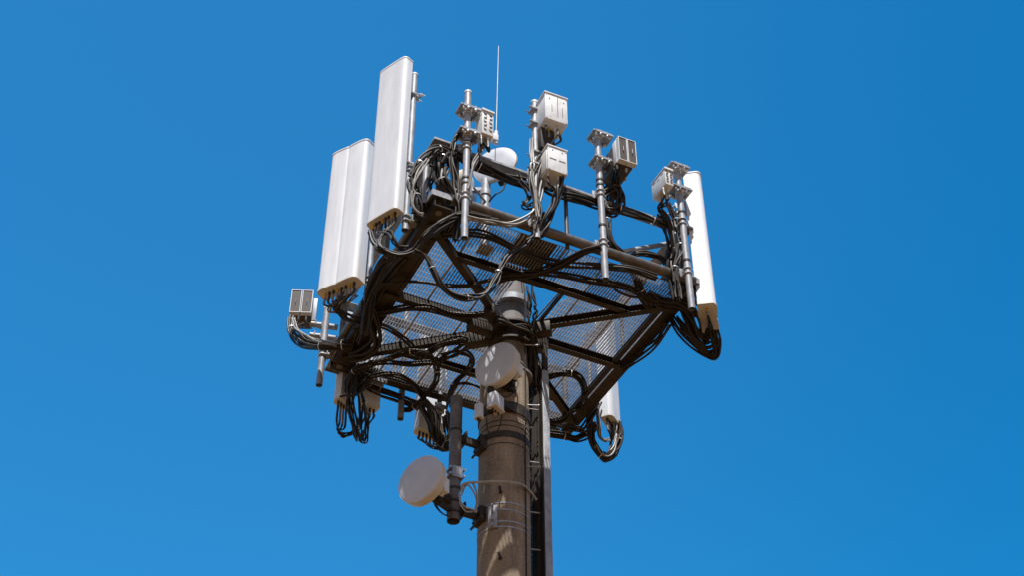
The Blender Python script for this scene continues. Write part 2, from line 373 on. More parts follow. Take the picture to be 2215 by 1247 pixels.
for u_, w_ in ((1.0,WS-.07),(-1.0,WS-.07),(US-.07,0),(-US+.07,0)): part('rail_post', MB().cyl((u_,w_,0), (u_,w_,Z2-.02), .03, 12), TUBE, plat)
a, b = pw(1345,545,-1.9), pw(1442,528,-1.62)
part('brace_tube', MB().cyl(a, b, .038, 12), GALV, plat)
part('brace_tube', MB().cyl(pw(1216,626,-1.05), pw(1158,692,-.35), .012, 8), GALV, plat)

# plates added on the grating to shade the pole and the dishes below
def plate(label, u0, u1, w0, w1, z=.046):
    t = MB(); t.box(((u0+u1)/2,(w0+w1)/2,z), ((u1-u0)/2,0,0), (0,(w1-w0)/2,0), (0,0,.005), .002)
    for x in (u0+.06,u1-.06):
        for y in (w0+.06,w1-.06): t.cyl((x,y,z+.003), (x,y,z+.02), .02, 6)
    return solo('shade_plate', t, STEEL, (u0,w0,z), label, 'shade plate', 'added shade plates on the grating')
plate('added dark shade plate lying on the grating inside the near rail, seen through the bars', -.70, -.12, -1.82, -1.22)
plate('added dark shade plate on the grating just left of the pole hole, seen through the bars', -.64, -.345, -1.19, -1.0)
plate('added dark shade plate on the grating by the near left corner, seen through the bars', -1.95, -1.5, -1.78, -1.32)

# ------------------------------------------------------------------ mounting pipes
def clampset(t, u, w_, z, r=.05, away=(0,1,0), reach=.12, mt=GALV):
    a = Vector(away).normalized(); s = V(-a.y, a.x, 0); mb = MB(); c = V(u,w_,z)
    mb.box(c+a*(r+.012), a*.008, s*.10, (0,0,.075), .003)                      # plate on the pipe
    mb.bar(c+a*(r+.02), c+a*(r+reach), .05, .05, (0,0,1))
    for dz in (-.045,.045):
        mb.mi = 1; mb.ring(c+V(0,0,dz), (0,0,1), r+.008, .008, 18, 6)
        for k in (-1,1):
            mb.mi = 1; q = c+V(0,0,dz)+s*k*(r+.012); mb.cyl(q-a*.03, q+a*(r+.055), .008, 7); mb.cyl(q+a*(r+.03), q+a*(r+.048), .017, 6)
    return part('clamp', mb, [mt, BOLT], t)
def pipe(label, u, w_, z0, z1, clamps, r=.049, away=(0,1,0), group='vertical mounting pipes round the platform', mt=None):
    t = thing('mounting_pipe', label, 'pipe', (u,w_,z0), group)
    part('tube', MB().tube([(u,w_,z1),(u,w_,z0)], r, 20, False).tube([(u,w_,z0),(u,w_,z0+.001),(u,w_,z0+.25)], r*.86, 20, False), mt or GALV, t)
    part('end_cap', MB().lathe((u,w_,z1-.01), (0,0,1), [(0,r+.004),(.03,r+.004),(.045,r*.7),(.05,0)], 20), RRU, t)
    for z in clamps: clampset(t, u, w_, z, r, away)
    return t
pA = pw(1015,203,-2.07); pB = pw(1000,515,-2.07)
WP = -2.08
P1 = pipe('long galvanised pipe with the white perforated radio at its top, near the whip', -1.63, WP, pB.z, pA.z, (Z1,Z2-.08))
P2 = pipe('pale pipe behind the two stacked white equipment boxes', -.575, WP, -.24, 2.48, (Z1,Z2-.08))
P3 = pipe('galvanised pipe holding the radio with twin dark louvres over the near rail', .45, WP, -.57, 2.18, (Z1,Z2-.08))
P4 = pipe('galvanised pipe between the small perforated radio and the right-hand panel antenna', 1.795, WP, -.6, 2.12, (Z1,Z2-.08))
q = pu(897,163,-2.17)
P5 = pipe('pipe showing just behind the top of the tallest panel antenna', -2.17, q.y, -.1, q.z, (Z1,Z2-.08), away=(1,0,0))
for y in (203, 338):
    z = pu(897,y,-2.17).z; yy = BASES[P5.name].y; mb = MB()
    mb.box((-2.17,yy,z), (.075,.03,0), (-.02,.05,0), (0,0,.022), .004); mb.box((-2.11,yy-.02,z-.02), (.012,.006,0), (-.03,.07,0), (0,0,.04), .003); mb.mi = 1
    for k in (-1,1): mb.cyl((-2.22,yy+k*.06,z), (-2.02,yy+k*.06-.03,z-.01), .010, 7).cyl((-2.08,yy+k*.06-.02,z-.006), (-2.06,yy+k*.06-.025,z-.007), .02, 6)
    part('clamp', mb, [GALV, BOLT], P5)
P6 = pipe('pipe with a bare open end hanging below the twin-fronted radio at far left', *pu(690,835,-2.16).xy, pu(690,835,-2.16).z, 1.0, (.12,), away=(1,-.2,0))
P7 = pipe('pipe behind the twin-lobed white antenna on the left side', -2.16, .05, -.3, 2.2, (Z1,Z2-.08), away=(1,0,0))
q = pw(866,908,2.08)
P8 = pipe('short dark pipe stub poking out under the far edge', q.x, 2.08, q.z, 1.6, (.1,), away=(0,-1,0))
# dark collars on the near pipes
for P, u, zs in ((P1,-1.63,(1.28,1.13,.43,.33)), (P3,.45,(1.22,1.32,.42)), (P4,1.795,(1.25,1.1,.3))):
    for z in zs: part('collar', MB().band((u,WP,z), (0,0,1), .049, .014, .008, 20), STEEL, P)

# ------------------------------------------------------------------ panel antennas
def profile(W, D, lobes=1, n=10):
    pts = []; h = W/2; rc = min(.075, D*.42)
    pts += [(-h, 0)]
    for k in range(n+1):
        a = math.pi - math.pi/2*k/n; pts.append((-h+rc+rc*math.cos(a), D-rc+rc*math.sin(a)*1.0))
    m_ = 24
    for k in range(1, m_):
        x = -h+rc+(W-2*rc)*k/m_; y = D
        if lobes == 2:
            y += .003*math.cos(2*math.pi*x/h*.5*2)*-1 + .003
            if abs(x) < W/m_*1.1: y -= .011*(1-abs(x)/(W/m_*1.1))
        else: y += .006*(1-(x/h)**2)
        pts.append((x, y))
    for k in range(n+1):
        a = math.pi/2 - math.pi/2*k/n; pts.append((h-rc+rc*math.cos(a), D-rc+rc*math.sin(a)))
    pts += [(h, 0)]
    return pts
def panel(label, c, nrm, W, D, H, lobes=1, conn=6, lean=0., rows=1, group='panel antennas round the platform', pipe_at=None):
    """c: bottom centre of the front face"""
    c = Vector(c); n_ = Vector((*nrm, 0)).normalized(); s = V(-n_.y, n_.x, 0)*-1; up_ = (V(0,0,1)+n_*lean).normalized()
    o = c - n_*D; t = thing('panel_antenna', label, 'antenna', o, group)
    prof = profile(W, D, lobes)
    ra = part('radome', MB().prism(prof, o+up_*.02, s, n_, up_*(H-.04)), RADOME, t)
    big = [(x*1.02, y*1.03-.001) for x, y in prof]
    part('end_cap', MB().prism(big, o, s, n_, up_*.032), CAPM, t)
    tp = MB().prism(big, o+up_*(H-.03), s, n_, up_*.02)
    tp.prism([(x*.97, .006+y*.96) for x, y in prof], o+up_*(H-.0105), s, n_, up_*.014); part('end_cap', tp, RADOME, t)
    k = 0; per = conn//rows
    for rw in range(rows):
        for i in range(per):
            p = o + s*(W*.82*((i+.5)/per-.5)) + n_*(D*(.5 if rows == 1 else (.32+.36*rw)))
            part('connector', MB().cyl(p+V(0,0,.004), p-up_*.045, .019, 10).cyl(p-up_*.044, p-up_*.075, .015, 6), BRASS if (i+rw) % 3 == 1 and conn > 6 else RUBBER, t)
    # mounting brackets at the back
    for f in (.16,.84):
        p = o + up_*(H*f); mb = MB()
        mb.box(p-n_*.012, s*.11, n_*.010, up_*.06, .003)
        for sg in (-1,1): mb.box(p-n_*.085+s*sg*.085, s*.004, n_*.07, up_*.05)
        mb.box(p-n_*.16, s*.11, n_*.008, up_*.045, .003)
        for sg in (-1,1): mb.cyl(p-n_*.13+s*sg*.075, p-n_*.31+s*sg*.075, .009, 8).cyl(p-n_*.17+s*sg*.075, p-n_*.19+s*sg*.075, .018, 6).cyl(p-n_*.27+s*sg*.075, p-n_*.285+s*sg*.075, .018, 6)
        mb.box(p-n_*.262, s*.11, n_*.007, up_*.035)
        part('bracket', mb, GALV, t)
    return t, [o + s*(W*.82*((i+.5)/per-.5)) + n_*(D*(.5 if rows == 1 else (.32+.36*rw))) - up_*.075 for rw in range(rows) for i in range(per)]
def from_edge(p, q, z, far=0):
    a, b = pz(*p, z), pz(*q, z); d = (b-a); d.z = 0; n_ = V(d.y, -d.x, 0).normalized(); return a, b, n_
# tall one at the front left
a, b, n_ = from_edge((790,486), (856,447), 0.)
ANT1, C1 = panel('tallest and highest white panel antenna, standing at the front left corner', (a+b)/2, n_.xy, (b-a).length, .15, 3.12, 1, 8)
a, b, n_ = from_edge((682,633), (768,596), -.3)
ANT2, C2 = panel('white twin-lobed panel antenna with a centre seam, leftmost of the tall ones', (a+b)/2, n_.xy, (b-a).length, .22, 2.77, 2, 8)
a = pz(1508,661,-.3); b = pz(1549,656,-.3); c = pz(1566,724,-.3); d = (Matrix.Rotation(R(6),3,'Z') @ (c-b)).normalized(); n_ = V(d.y,-d.x,0); n_ = n_ if n_.x > 0 else -n_; c = b+d*(c-b).length
ANT3, C3 = panel('white panel antenna seen side-on, outermost at the right', (b+c)/2, n_.xy, (c-b).length, .26, 2.66, 2, 8)
# lower ones on the far side
ANT4, C4 = panel('slim white panel antenna hanging at the far left corner, sunlit on its side', pz(737,876,-.45)+V(-.02,.06,0), (-.5,.87), .30, .17, 1.9, 1, 4)
ANT5, C5 = panel('shaded brownish panel antenna beside the slim white one under the far left corner', pz(790,884,-.45)+V(.03,.06,0), (-.1,1), .30, .17, 1.9, 1, 4)
ANT6, C6 = panel('panel antenna at the middle of the far side with half its back in shade', pz(925,938,-.55)+V(.02,.14,0), (-.12,1), .46, .20, 2.0, 2, 6)
a, b, c = pz(1305,898,0), pz(1323,897,0), pz(1346,930,0); d = (c-b).normalized(); n_ = V(d.y,-d.x,0); n_ = n_ if n_.x > 0 else -n_
ANT7, C7 = panel('white panel antenna behind the far right corner, above the big hanging cable loop', (b+c)/2, n_.xy, (c-b).length, .2, 2.2, 1, 6)

for A_, n_, lb, z1_ in ((ANT4, V(-.5,.87,0), 'pipe hidden behind the slim far left antenna', 1.2), (ANT5, V(-.1,1,0), 'pipe hidden behind the shaded far left antenna', 1.2),
                    (ANT6, V(-.12,1,0), 'pipe hidden behind the far middle antenna', 1.2), (ANT7, None, 'pipe hidden behind the far right antenna', 1.6), (ANT3, None, 'pipe close behind the right-hand panel antenna', 1.9)):
    if n_ is None: n_ = V(math.cos(R(-38)), math.sin(R(-38)), 0)
    q = BASES[A_.name] - n_.normalized()*.21
    pipe(lb, q.x, q.y, -.1, z1_, (), r=.04)

# ------------------------------------------------------------------ radios and boxes
def rru(label, o, W, D, H, yaw=0., front='plain', cat='radio unit', group='radio units on the pipes', conn=4, name='radio_unit'):
    """o: front bottom left corner; front looks along -w turned by yaw"""
    o = Vector(o); s = V(math.cos(yaw), math.sin(yaw), 0); n_ = V(s.y, -s.x, 0)       # s: to the right, n_: out of the front
    t = thing(name, label, cat, o, group); c = o + s*W/2 - n_*D/2 + V(0,0,H/2)
    if front == 'louvre':
        part('casing', MB().box(c-n_*.06-V(0,0,.01), s*(W/2-.012), n_*(D/2-.06), (0,0,H/2-.02), .012), BODY, t)
        part('side_plate', MB().box(c-s*(W/2-.004)+n_*(D/2-.13), s*.005, n_*.045, (0,0,H/2-.01), .002), RRU, t)
        for k in (-1,1):
            cc = c + s*k*W*.253 + n_*(D/2-.045)
            mb = MB(); hw, hh = W*.235, H/2+.004
            for sg in (-1,1):
                mb.box(cc+s*sg*(hw-.0045), s*.0045, n_*.045, (0,0,hh)); mb.box(cc+V(0,0,sg*(hh-.005)), s*(hw-.0095), n_*.045, (0,0,.005))
            fr = part('louvre_frame', mb, RRU, t)
            mb = MB().box(cc+n_*.008, s*(hw-.0095), n_*.030, (0,0,hh-.0105))
            nl = 12
            for j in range(nl): mb.box(cc+n_*.0365+V(0,0,(hh-.03)*(2*(j+.5)/nl-1)), s*(hw-.018), n_*.0012, (0,0,.008))
            part('louvre', mb, LOUV, fr)
            part('handle', MB().tube([cc+n_*.036+V(0,0,-.045), cc+n_*.055+V(0,0,-.04), cc+n_*.055+V(0,0,.04), cc+n_*.036+V(0,0,.045)], .005, 8), GALV, fr)
    elif front == 'perforated':
        part('casing', MB().box(c, s*(W/2-.01), n_*(D/2-.008), (0,0,H/2-.008), .012), RRU, t)
        for sg in (-1,1):
            for k in range(3): part('side_slot', MB().box(c+s*sg*(W/2-.0105)-n_*D*(.27*k-.27)+V(0,0,H*(.22 if k % 2 else .3)), s*.0025, n_*.035, (0,0,.004)), LOUV, t)
        part('lid', MB().box(c+V(0,0,H/2-.004), s*(W/2-.004), n_*(D/2-.002), (0,0,.009), .003), RRU, t)
        for i in (-1,1):
            for j in range(5):
                mb = MB(); mb.box(c+n_*(D/2-.004)+s*i*W*.22+V(0,0,H*(.78*(j+.5)/5-.39)), s*W*.10, n_*.006, (0,0,.0045))
                mb.box(c+n_*(D/2-.004)+s*(i*W*.22+W*.1*((j % 2)*2-1))+V(0,0,H*(.78*(j+.5)/5-.39)+.02), s*.0035, n_*.0055, (0,0,.010)); part('vent_slot', mb, LOUV, t)
        part('front_cover', MB().box(c+n_*(D/2-.001)+V(0,0,H/2-.02), s*(W/2-.005), n_*.012, (0,0,.018), .004), RRU, t)
    else:
        part('casing', MB().box(c, s*W/2, n_*D/2, (0,0,H/2), .01), RRU, t)
        part('lid', MB().box(c+V(0,0,H/2+.008), s*(W/2+.012), n_*(D/2+.012), (0,0,.011), .004), RRU, t)
        mb = MB(); f = c+n_*(D/2-.002)
        if front == 'ribbed':
            for x, hh, dz in ((-.2,.28,-.05),(.06,.78,.04),(.27,.4,-.1)): mb.box(f+s*x*W+V(0,0,dz*H), s*.004, n_*.004, (0,0,hh*H/2))
            for x in (-.3,.34): mb.box(f+s*x*W+V(0,0,.3*H), s*.008, n_*.004, (0,0,.014))
        else:
            for x in (-.24,.24): mb.box(f+s*x*W+V(0,0,-.02*H), s*W*.17, n_*.004, (0,0,.010))
            for x in (-.25,.25): mb.box(f+s*x*W+V(0,0,.36*H), s*.008, n_*.004, (0,0,.012))
        part('front_slot', mb, LOUV, t)
        if front == 'slotted': part('side_panel', MB().box(c-s*(W/2+.004)-V(0,0,.03*H), s*.006, n_*(D/2-.03), (0,0,H/2-.045), .003), CAPM, t)
        mb = MB()
        for x in (-1,1):
            for z in (-1,1): mb.cyl(f+s*x*(W/2-.02)+V(0,0,z*(H/2-.025)), f+s*x*(W/2-.02)+V(0,0,z*(H/2-.025))+n_*.01, .009, 6)
        part('front_screw', mb, BOLT, t)
    pts = []
    for i in range(conn):
        p = o + s*W*((i+.5)/conn) - n_*D*(.25+.3*(i % 2)); pts.append(p-V(0,0,.07))
        part('connector', MB().cyl(p+V(0,0,.004), p-V(0,0,.04), .017, 9).cyl(p-V(0,0,.039), p-V(0,0,.07), .013, 8), BRASS if i % 2 else BOLT, t)
    return t, pts
def hplates(t, u, w_, zs, L=.26, D=.30, du=.06, dw=-.0, nb=5):
    """flat clamp plates round a pipe, white top edge and bolts below"""
    for z in zs:
        mb = MB(); c = V(u+du, w_+dw, z)
        px_ = u-c.x                                                    # plate with an opening for the pipe
        for a_, b_ in ((-L/2, px_-.056), (px_+.056, L/2)):
            if b_-a_ > .01: mb.box(c+V((a_+b_)/2,0,0), ((b_-a_)/2,0,0), (0,D/2,0), (0,0,.006))
        for sg in (-1,1):
            mb.box(c+V(px_,sg*(.056+(D/2-.056)/2),0), (.0555,0,0), (0,(D/2-.056)/2,0), (0,0,.006))
            mb.box(c+V(0,sg*(D/2+.0065),-.014), (L/2,0,0), (0,.006,0), (0,0,.022))
        mb.box(c+V(-L/2-.02,0,-.004), (.018,0,0), (0,D/2,0), (0,0,.012), .003)
        mb.box(c+V(L/2+.02,0,-.004), (.018,0,0), (0,D/2,0), (0,0,.012), .003)
        mb.mi = 1
        for k in range(nb):
            x = -L/2+.02+(L-.04)*k/(nb-1)
            for sg in (-1,1): mb.cyl(c+V(x,sg*(.085+.02*(k%2)),-.075), c+V(x,sg*(.085+.02*(k%2)),.03), .012, 7).cyl(c+V(x,sg*(.085+.02*(k%2)),-.055), c+V(x,sg*(.085+.02*(k%2)),-.03), .024, 6)
        mb.band((u,w_,z-.035), (0,0,1), .05, .03, .014, 20)
        part('clamp_plate', mb, [GALV, BOLT], t)
q = pw(1042,285,-2.25)
R1, K1 = rru('white perforated radio beside the base of the thin whip antenna', (q.x, q.y, q.z), .20, .22, .50, .05, 'perforated')
hplates(R1, -1.63, WP, (pw(1011,240,WP).z, pw(1010,290,WP).z),   .26, .22, .02)
q = pw(1180,253,-2.4)
R2, K2 = rru('white ribbed equipment box on top of its pipe, upper of the stacked pair', q, .355, .32, .54, -.02, 'ribbed', cat='equipment box', name='equipment_box', group='equipment boxes on the near side')
q = pw(1186,364,-2.36)
R3, K3 = rru('smaller white equipment box with two dark dashes, lower of the stacked pair', q, .30, .33, .47, .0, 'slotted', cat='equipment box', name='equipment_box', group='equipment boxes on the near side')
for z in (2.0,2.3,1.15,1.4):
    mb = MB(); mb.box((-.575,WP-.0,z), (.07,0,0), (0,.075,0), (0,0,.02), .003); mb.cyl((-.69,WP-.05,z), (-.46,WP-.05,z), .010, 7); mb.cyl((-.69,WP+.05,z), (-.46,WP+.05,z), .010, 7)
    mb.cyl((-.68,WP-.05,z), (-.66,WP-.05,z), .02, 6); part('box_bracket', mb, GALV, P2)
part('box_bracket', MB().box((-.45,WP-.05,1.63), (.11,0,0), (0,.10,0), (0,0,.20), .006), STEEL, P2)
q = pw(1340,342,-2.44)
R4, K4 = rru('radio with two dark louvred fronts, jutting out over the near rail', q, .29, .56, .47, -.02, 'louvre')
hplates(R4, .45, WP, (pw(1298,297,WP).z, pw(1300,352,WP).z), .26, .23, .05)
q = pw(1440,396,-2.42)
R5, K5 = rru('small perforated radio facing away from the right-hand panel antenna', q, .15, .40, .34, .0, 'perforated')
hplates(R5, 1.795, WP, (pw(1468,368,WP).z, pw(1470,415,WP).z), .25, .24, .0)
q = pu(625,675,-2.62)
q = V(-2.50, 1.62, 0) ; qq = pu(625,675,-2.55)
R6, K6 = rru('radio with two tall dark louvred fronts at the far left corner', qq, .35, .44, .46, R(-23), 'louvre', conn=6)
part('side_bracket', MB().box(BASES[R6.name]+V(.42,.02,.2), (.03,-.012,0), (.01,.02,0), (0,0,.23), .004), GALV, R6)
mb = MB()
bp_ = pu(694,740,-2.16)
for z in (bp_.z+.08, bp_.z+.3):
    mb.box((-2.16+.02, bp_.y-.02, z), (.2,-.05,0), (.012,.05,0), (0,0,.018), .003); mb.band((-2.16,bp_.y,z), (0,0,1), .05, .02, .012, 18)
    for k in (-.15,-.05,.1,.18): mb.cyl((-2.14+k,bp_.y-.06,z-.05), (-2.14+k,bp_.y-.06,z+.04), .012, 7)
part('clamp_plate', mb, GALV, R6)

# ------------------------------------------------------------------ dishes
def dish(label, c, az, r, D=.16, group='round microwave dishes', back=True, mast=None):
    c = Vector(c); n_ = V(math.cos(R(az)), math.sin(R(az)), 0); s = V(-n_.y, n_.x, 0)
    t = thing('microwave_dish', label, 'dish antenna', c-n_*D, group)
    part('radome', MB().lathe(c, n_, [(.012,0),(.010,r*.55),(.004,r*.92),(-.006,r*.985),(-.012,r*.99)], 56), DISH, t)
    part('drum', MB().lathe(c, n_, [(-.008,r*.97),(-.006,r),(-.03,r+.006),(-.04,r),(-D,r*.985),(-D-.01,r*.95),(-D-.09,r*.45),(-D-.12,r*.25),(-D-.12,0)], 56), RIM, t)
    b = c-n_*(D+.12)
    mb = MB(); mb.box(b-n_*.05, s*.09, n_*.05, (0,0,.11), .01); mb.box(b-n_*.13, s*.05, n_*.04, (0,0,.14), .005)
    for z in (-.1,.1): mb.cyl(b-n_*.06+s*.12+V(0,0,z), b-n_*.06-s*.12+V(0,0,z), .012, 7); mb.cyl(b-n_*.10+s*.09+V(0,0,z), b-n_*.12+s*.09+V(0,0,z), .025, 6)
    part('mount', mb, STEEL, t)
    part('transceiver', MB().box(b-n_*.03+s*.16+V(0,0,-.02), s*.07, n_*.055, (0,0,.10), .012).cyl(b-n_*.03+s*.16+V(0,0,-.12), b-n_*.03+s*.16+V(0,0,-.17), .016, 8), RRU, t)
    return t
D3 = dish('pale round dish hanging lowest, left of the pole, with sun patches', pw(907,1037,-.35), -150, .335, .13)
D2 = dish('round dish in front of the pole just below the platform, striped by shadows', pw(1071,787,-.62), -150, .335, .13)
D1 = dish('round grey dish standing on the platform behind the near handrail', pw(1070,355,-1.45), -138, .335, .03)
D4 = dish('pale dish seen nearly edge-on behind the pipe left of the whip antenna', pw(1018,402,-1.25), -45, .26, .10)
# thick mast for the upper dishes
q0, q1 = pw(1050,425,-1.3), pw(1054,392,-1.3)
t = thing('dish_mast', 'short thick pale mast under the upper grey dish', 'mast', (q0.x,-1.3,.04))
part('tube', MB().cyl((q0.x,-1.3,.04), (q0.x,-1.3,q1.z), .07, 20), GALV, t)
mb = MB(); mb.box((q0.x,-1.3,.05), (.10,0,0), (0,.10,0), (0,0,.008))
part('stay', MB().cyl(pw(1024,405,-1.42), pw(1050,436,-1.36), .016, 8), GALV, t); part('collar', MB().band((q0.x,-1.3,q0.z+.05), (0,0,1), .07, .05, .012), GALV, t)
part('base', mb, GALV, t)
part('bracket', MB().bar((q0.x+.03,-1.3,q1.z-.03), BASES[D1.name]+V(.14,.09,-.06), .03, .03), GALV, t); part('bracket', MB().bar((q0.x-.03,-1.3,q1.z-.2), BASES[D4.name]+V(-.06,.1,0), .03, .03), GALV, t)
t_ = thing('whip_antenna', 'thin tall whip antenna rising above everything, beside the perforated radio', 'whip antenna', pw(1073,300,-1.95))
p0, p1 = pw(1073,298,-1.95), pw(1080.5,100,-1.95); p1 = V(p0.x+.03, p0.y, p1.z)
part('rod', MB().cyl(p0+V(0,0,.1), p1, .0095, 8, .006), GALV, t_)
part('base', MB().cyl(p0-V(0,0,.12), p0+V(0,0,.13), .03, 12).box(p0+V(-.03,0,-.02), (.05,0,0), (0,.04,0), (0,0,.06), .006).cyl(p0+V(-.1,0,-.1), p0+V(0,0,-.14), .012, 6), RRU, t_)

# ------------------------------------------------------------------ dish bracket on the pole
mt_ = thing('dish_pipe', 'thick dark vertical pipe held off the left of the pole beside the lowest dish', 'pipe', (*pw(982,1130,-.05).xy, pw(982,1130,-.05).z))
u_ = pw(984,1000,-.05).x; z0, z1 = pw(982,1130,-.05).z, pw(986,862,-.05).z
part('tube', MB().tube([(u_,-.05,z1),(u_,-.05,z0)], .083, 24, False).tube([(u_,-.05,z0),(u_,-.05,z0+.3)], .074, 24, False).lathe((u_,-.05,z1-.002), (0,0,1), [(0,.083),(.006,.07),(.008,0)], 24), mat('brown_pipe', (.10,.08,.065), (.17,.14,.115), .45, .3, scale=9), mt_)
for z in (z0+.12,z0+.28,pw(985,1036,-.05).z,pw(985,1062,-.05).z,pw(985,935,-.05).z): part('collar', MB().band((u_,-.05,z), (0,0,1), .083, .014, .006), STEEL, mt_)
mb = MB(); zc = pw(985,1030,-.05).z; mb.box((u_+.0,-.14,zc), (.07,0,0), (0,.012,0), (0,0,.085), .004)
for dz in (-.05,.05):
    mb.ring((u_,-.05,zc+dz), (0,0,1), .095, .009, 20); 
    for k in (-1,1): mb.cyl((u_+k*.1,-.14,zc+dz), (u_+k*.1,.06,zc+dz), .009, 7); mb.cyl((u_+k*.1,-.16,zc+dz), (u_+k*.1,-.145,zc+dz), .018, 6)
part('clamp', mb, GALV, mt_)
b_ = BASES[D3.name]; part('dish_arm', MB().bar(b_+V(.10,.06,0), (u_-.05,-.05,b_.z), .045, .06).bar(b_+V(.10,.06,-.14), (u_-.05,-.05,b_.z-.14), .02, .03), STEEL, mt_)
for y in (958, 1113):
    z = pw(1020,y,-.05).z; mb = MB()
    mb.bar((u_+.07,-.05,z), (PX-PR+.02,-.03,z), .035, .05); mb.box((PX-PR-.02,-.03,z), (.05,0,0), (0,.11,0), (0,0,.11), .008)
    mb.box((u_+.12,-.05,z), (.012,0,0), (0,.10,0), (0,0,.09), .003); mb.bar((PX-PR-.06,-.2,z-.1), (PX-PR-.06,.15,z-.1), .012, .012)
    for k in (-.08,.08):
        for dz in (-.07,.07): mb.cyl((PX-PR-.09,-.03+k,z+dz), (PX-PR-.03,-.03+k,z+dz), .013, 7)
    part('arm', mb, STEEL, mt_)
zc = pw(1036,1116,-.2).z
mb = MB().box((PX-PR+.07,-.245,zc), (.045,-.04,0), (.008,.009,0), (0,0,.17), .004)
for dz in (-.15,-.06,.06,.15): mb.cyl((PX-PR+.03,-.3,zc+dz), (PX-PR+.07,-.24,zc+dz), .014, 7)
part('strap_plate', mb, GALV, mt_)
# dish radio boxes on the pole
def odu(label, c, s, dims):
    c = Vector(c); t = thing('junction_box', label, 'junction box', c, 'small boxes below the dish on the pole')
    part('casing', MB().box(c, s*dims[0], V(-s.y,s.x,0)*dims[1], (0,0,dims[2]), .012), DISH, t)
    part('lid', MB().box(c+V(0,0,-dims[2]-.008), s*(dims[0]+.006), V(-s.y,s.x,0)*(dims[1]+.006), (0,0,.012), .003), RIM, t)
    mb = MB()
    for k in (-1,0,1): mb.cyl(c+s*k*dims[0]*.6+V(0,0,-dims[2]-.01), c+s*k*dims[0]*.6+V(0,0,-dims[2]-.05), .014, 8)
    part('gland', mb, RUBBER, t); return t
s45 = V(.86,.5,0)
odu('larger pale box with a tan underside under the striped dish', pw(1072,872,-.52), s45, (.105,.07,.11))
odu('smaller pale box left of the larger one under the striped dish', pw(1036,890,-.5), s45, (.04,.05,.11))
t = thing('dish_bracket', 'dark bracket arms holding the striped dish to the pole front', 'bracket', pw(1058,850,-.4))
p = pw(1058,840,-.42); part('arm', MB().bar((p.x,-.5,p.z+.15), (PX,-PR+.02,p.z+.15), .04, .05).bar((p.x,-.5,p.z-.2), (PX,-PR+.02,p.z-.2), .04, .05), STEEL, t)
part('upright', MB().cyl((p.x,-.47,p.z-.45), (p.x,-.47,p.z+.5), .045, 16), STEEL, t)

# ------------------------------------------------------------------ vertical cable ladder
LU, LW0, LW1 = .515, -.14, .34
lad = thing('cable_ladder', 'vertical cable ladder with pale front rail running up the right of the pole', 'cable ladder', (LU,LW0,ZG))
zt = pw(1165,800,LW0).z
part('side_rail', MB().box((LU,LW0,(ZG+zt)/2), (.052,0,0), (0,.02,0), (0,0,(zt-ZG)/2), .004), GALV, lad)
part('rail_flange', MB().box((LU-.0585,LW0+.028,(ZG+zt)/2), (.006,0,0), (0,.045,0), (0,0,(zt-ZG)/2-.01)), STEEL, lad)
part('side_rail', MB().box((LU,LW1,(ZG-.2)/2), (.05,0,0), (0,.02,0), (0,0,(-.2-ZG)/2), .004), STEEL, lad)
part('rail_head', MB().box((LU+.02,LW0+.03,(zt-.1)/2+.03), (.035,0,0), (0,.03,0), (0,0,(-.1-zt)/2+.02)), STEEL, lad)
z = -6.2
while z < -.5:
    mb = MB(); mb.cyl((LU-.085,LW0+.08,z), (LU-.085,LW1-.02,z), .008, 8); mb.cyl((LU-.085,LW0+.08,z+.07), (LU-.085,LW1-.02,z+.07), .008, 8)
    part('rung', mb, TUBE, lad); z += .42
for k in range(2):
    pass
bundle('thick run of dark feeder cables tied inside the ladder beside the pole', [V(.478,.03,z) for z in (-9,-7,-5,-3,-1.6,-.8)]+[V(.44,.12,-.3),V(.25,.2,.2)], 14, .024, .082, wob=.006)
bundle('second run of dark feeder cables behind the first inside the ladder', [V(.55,.20,z) for z in (-9,-7,-5,-3,-1.6,-.8)]+[V(.40,.3,-.3),V(.2,.3,.1)], 7, .021, .06, wob=.006)
for z in (pw(1150,1012,0).z, pw(1150,898,0).z, pw(1150,1120,0).z, pw(1150,1200,0).z):
    part('standoff', MB().cyl((PX+PR-.03,-.1,z), (LU-.09,LW0+.05,z+.03), .011, 8), GALV, lad)

# ------------------------------------------------------------------ cables
G1 = 'jumper cables of the antennas'
def W_(pts, w_): return [pw(p[0], p[1], p[2] if len(p) > 2 else w_) for p in pts]
def Z_(pts, z_): return [pz(p[0], p[1], p[2] if len(p) > 2 else z_) for p in pts]
def jumpers(label, starts, via, ends, r=.0135, grey=.12, mt=CABLE, wob=.008):
    """cables from every connector through shared points"""
    t = thing('jumper_cables', label, 'cable bundle', starts[0], G1); rnd = random.Random(sum(map(ord,label)))
    for i, s0 in enumerate(starts):
        j = lambda k: V(rnd.uniform(-k,k), rnd.uniform(-k,k), rnd.uniform(-k,k))
        P = [s0, s0-V(0,0,grey)] + [Vector(v)+j(.045) for v in via] + [Vector(e)+j(.03) for e in ends]
        path = spline(P); cb = part('cable', MB().tube(path, r*rnd.uniform(.9,1.1), 7), mt, t)
        if grey: part('sleeve', MB().tube(path[:8], r*1.35, 8), CABLEG if i % 3 else RUBBER, cb)
    return t
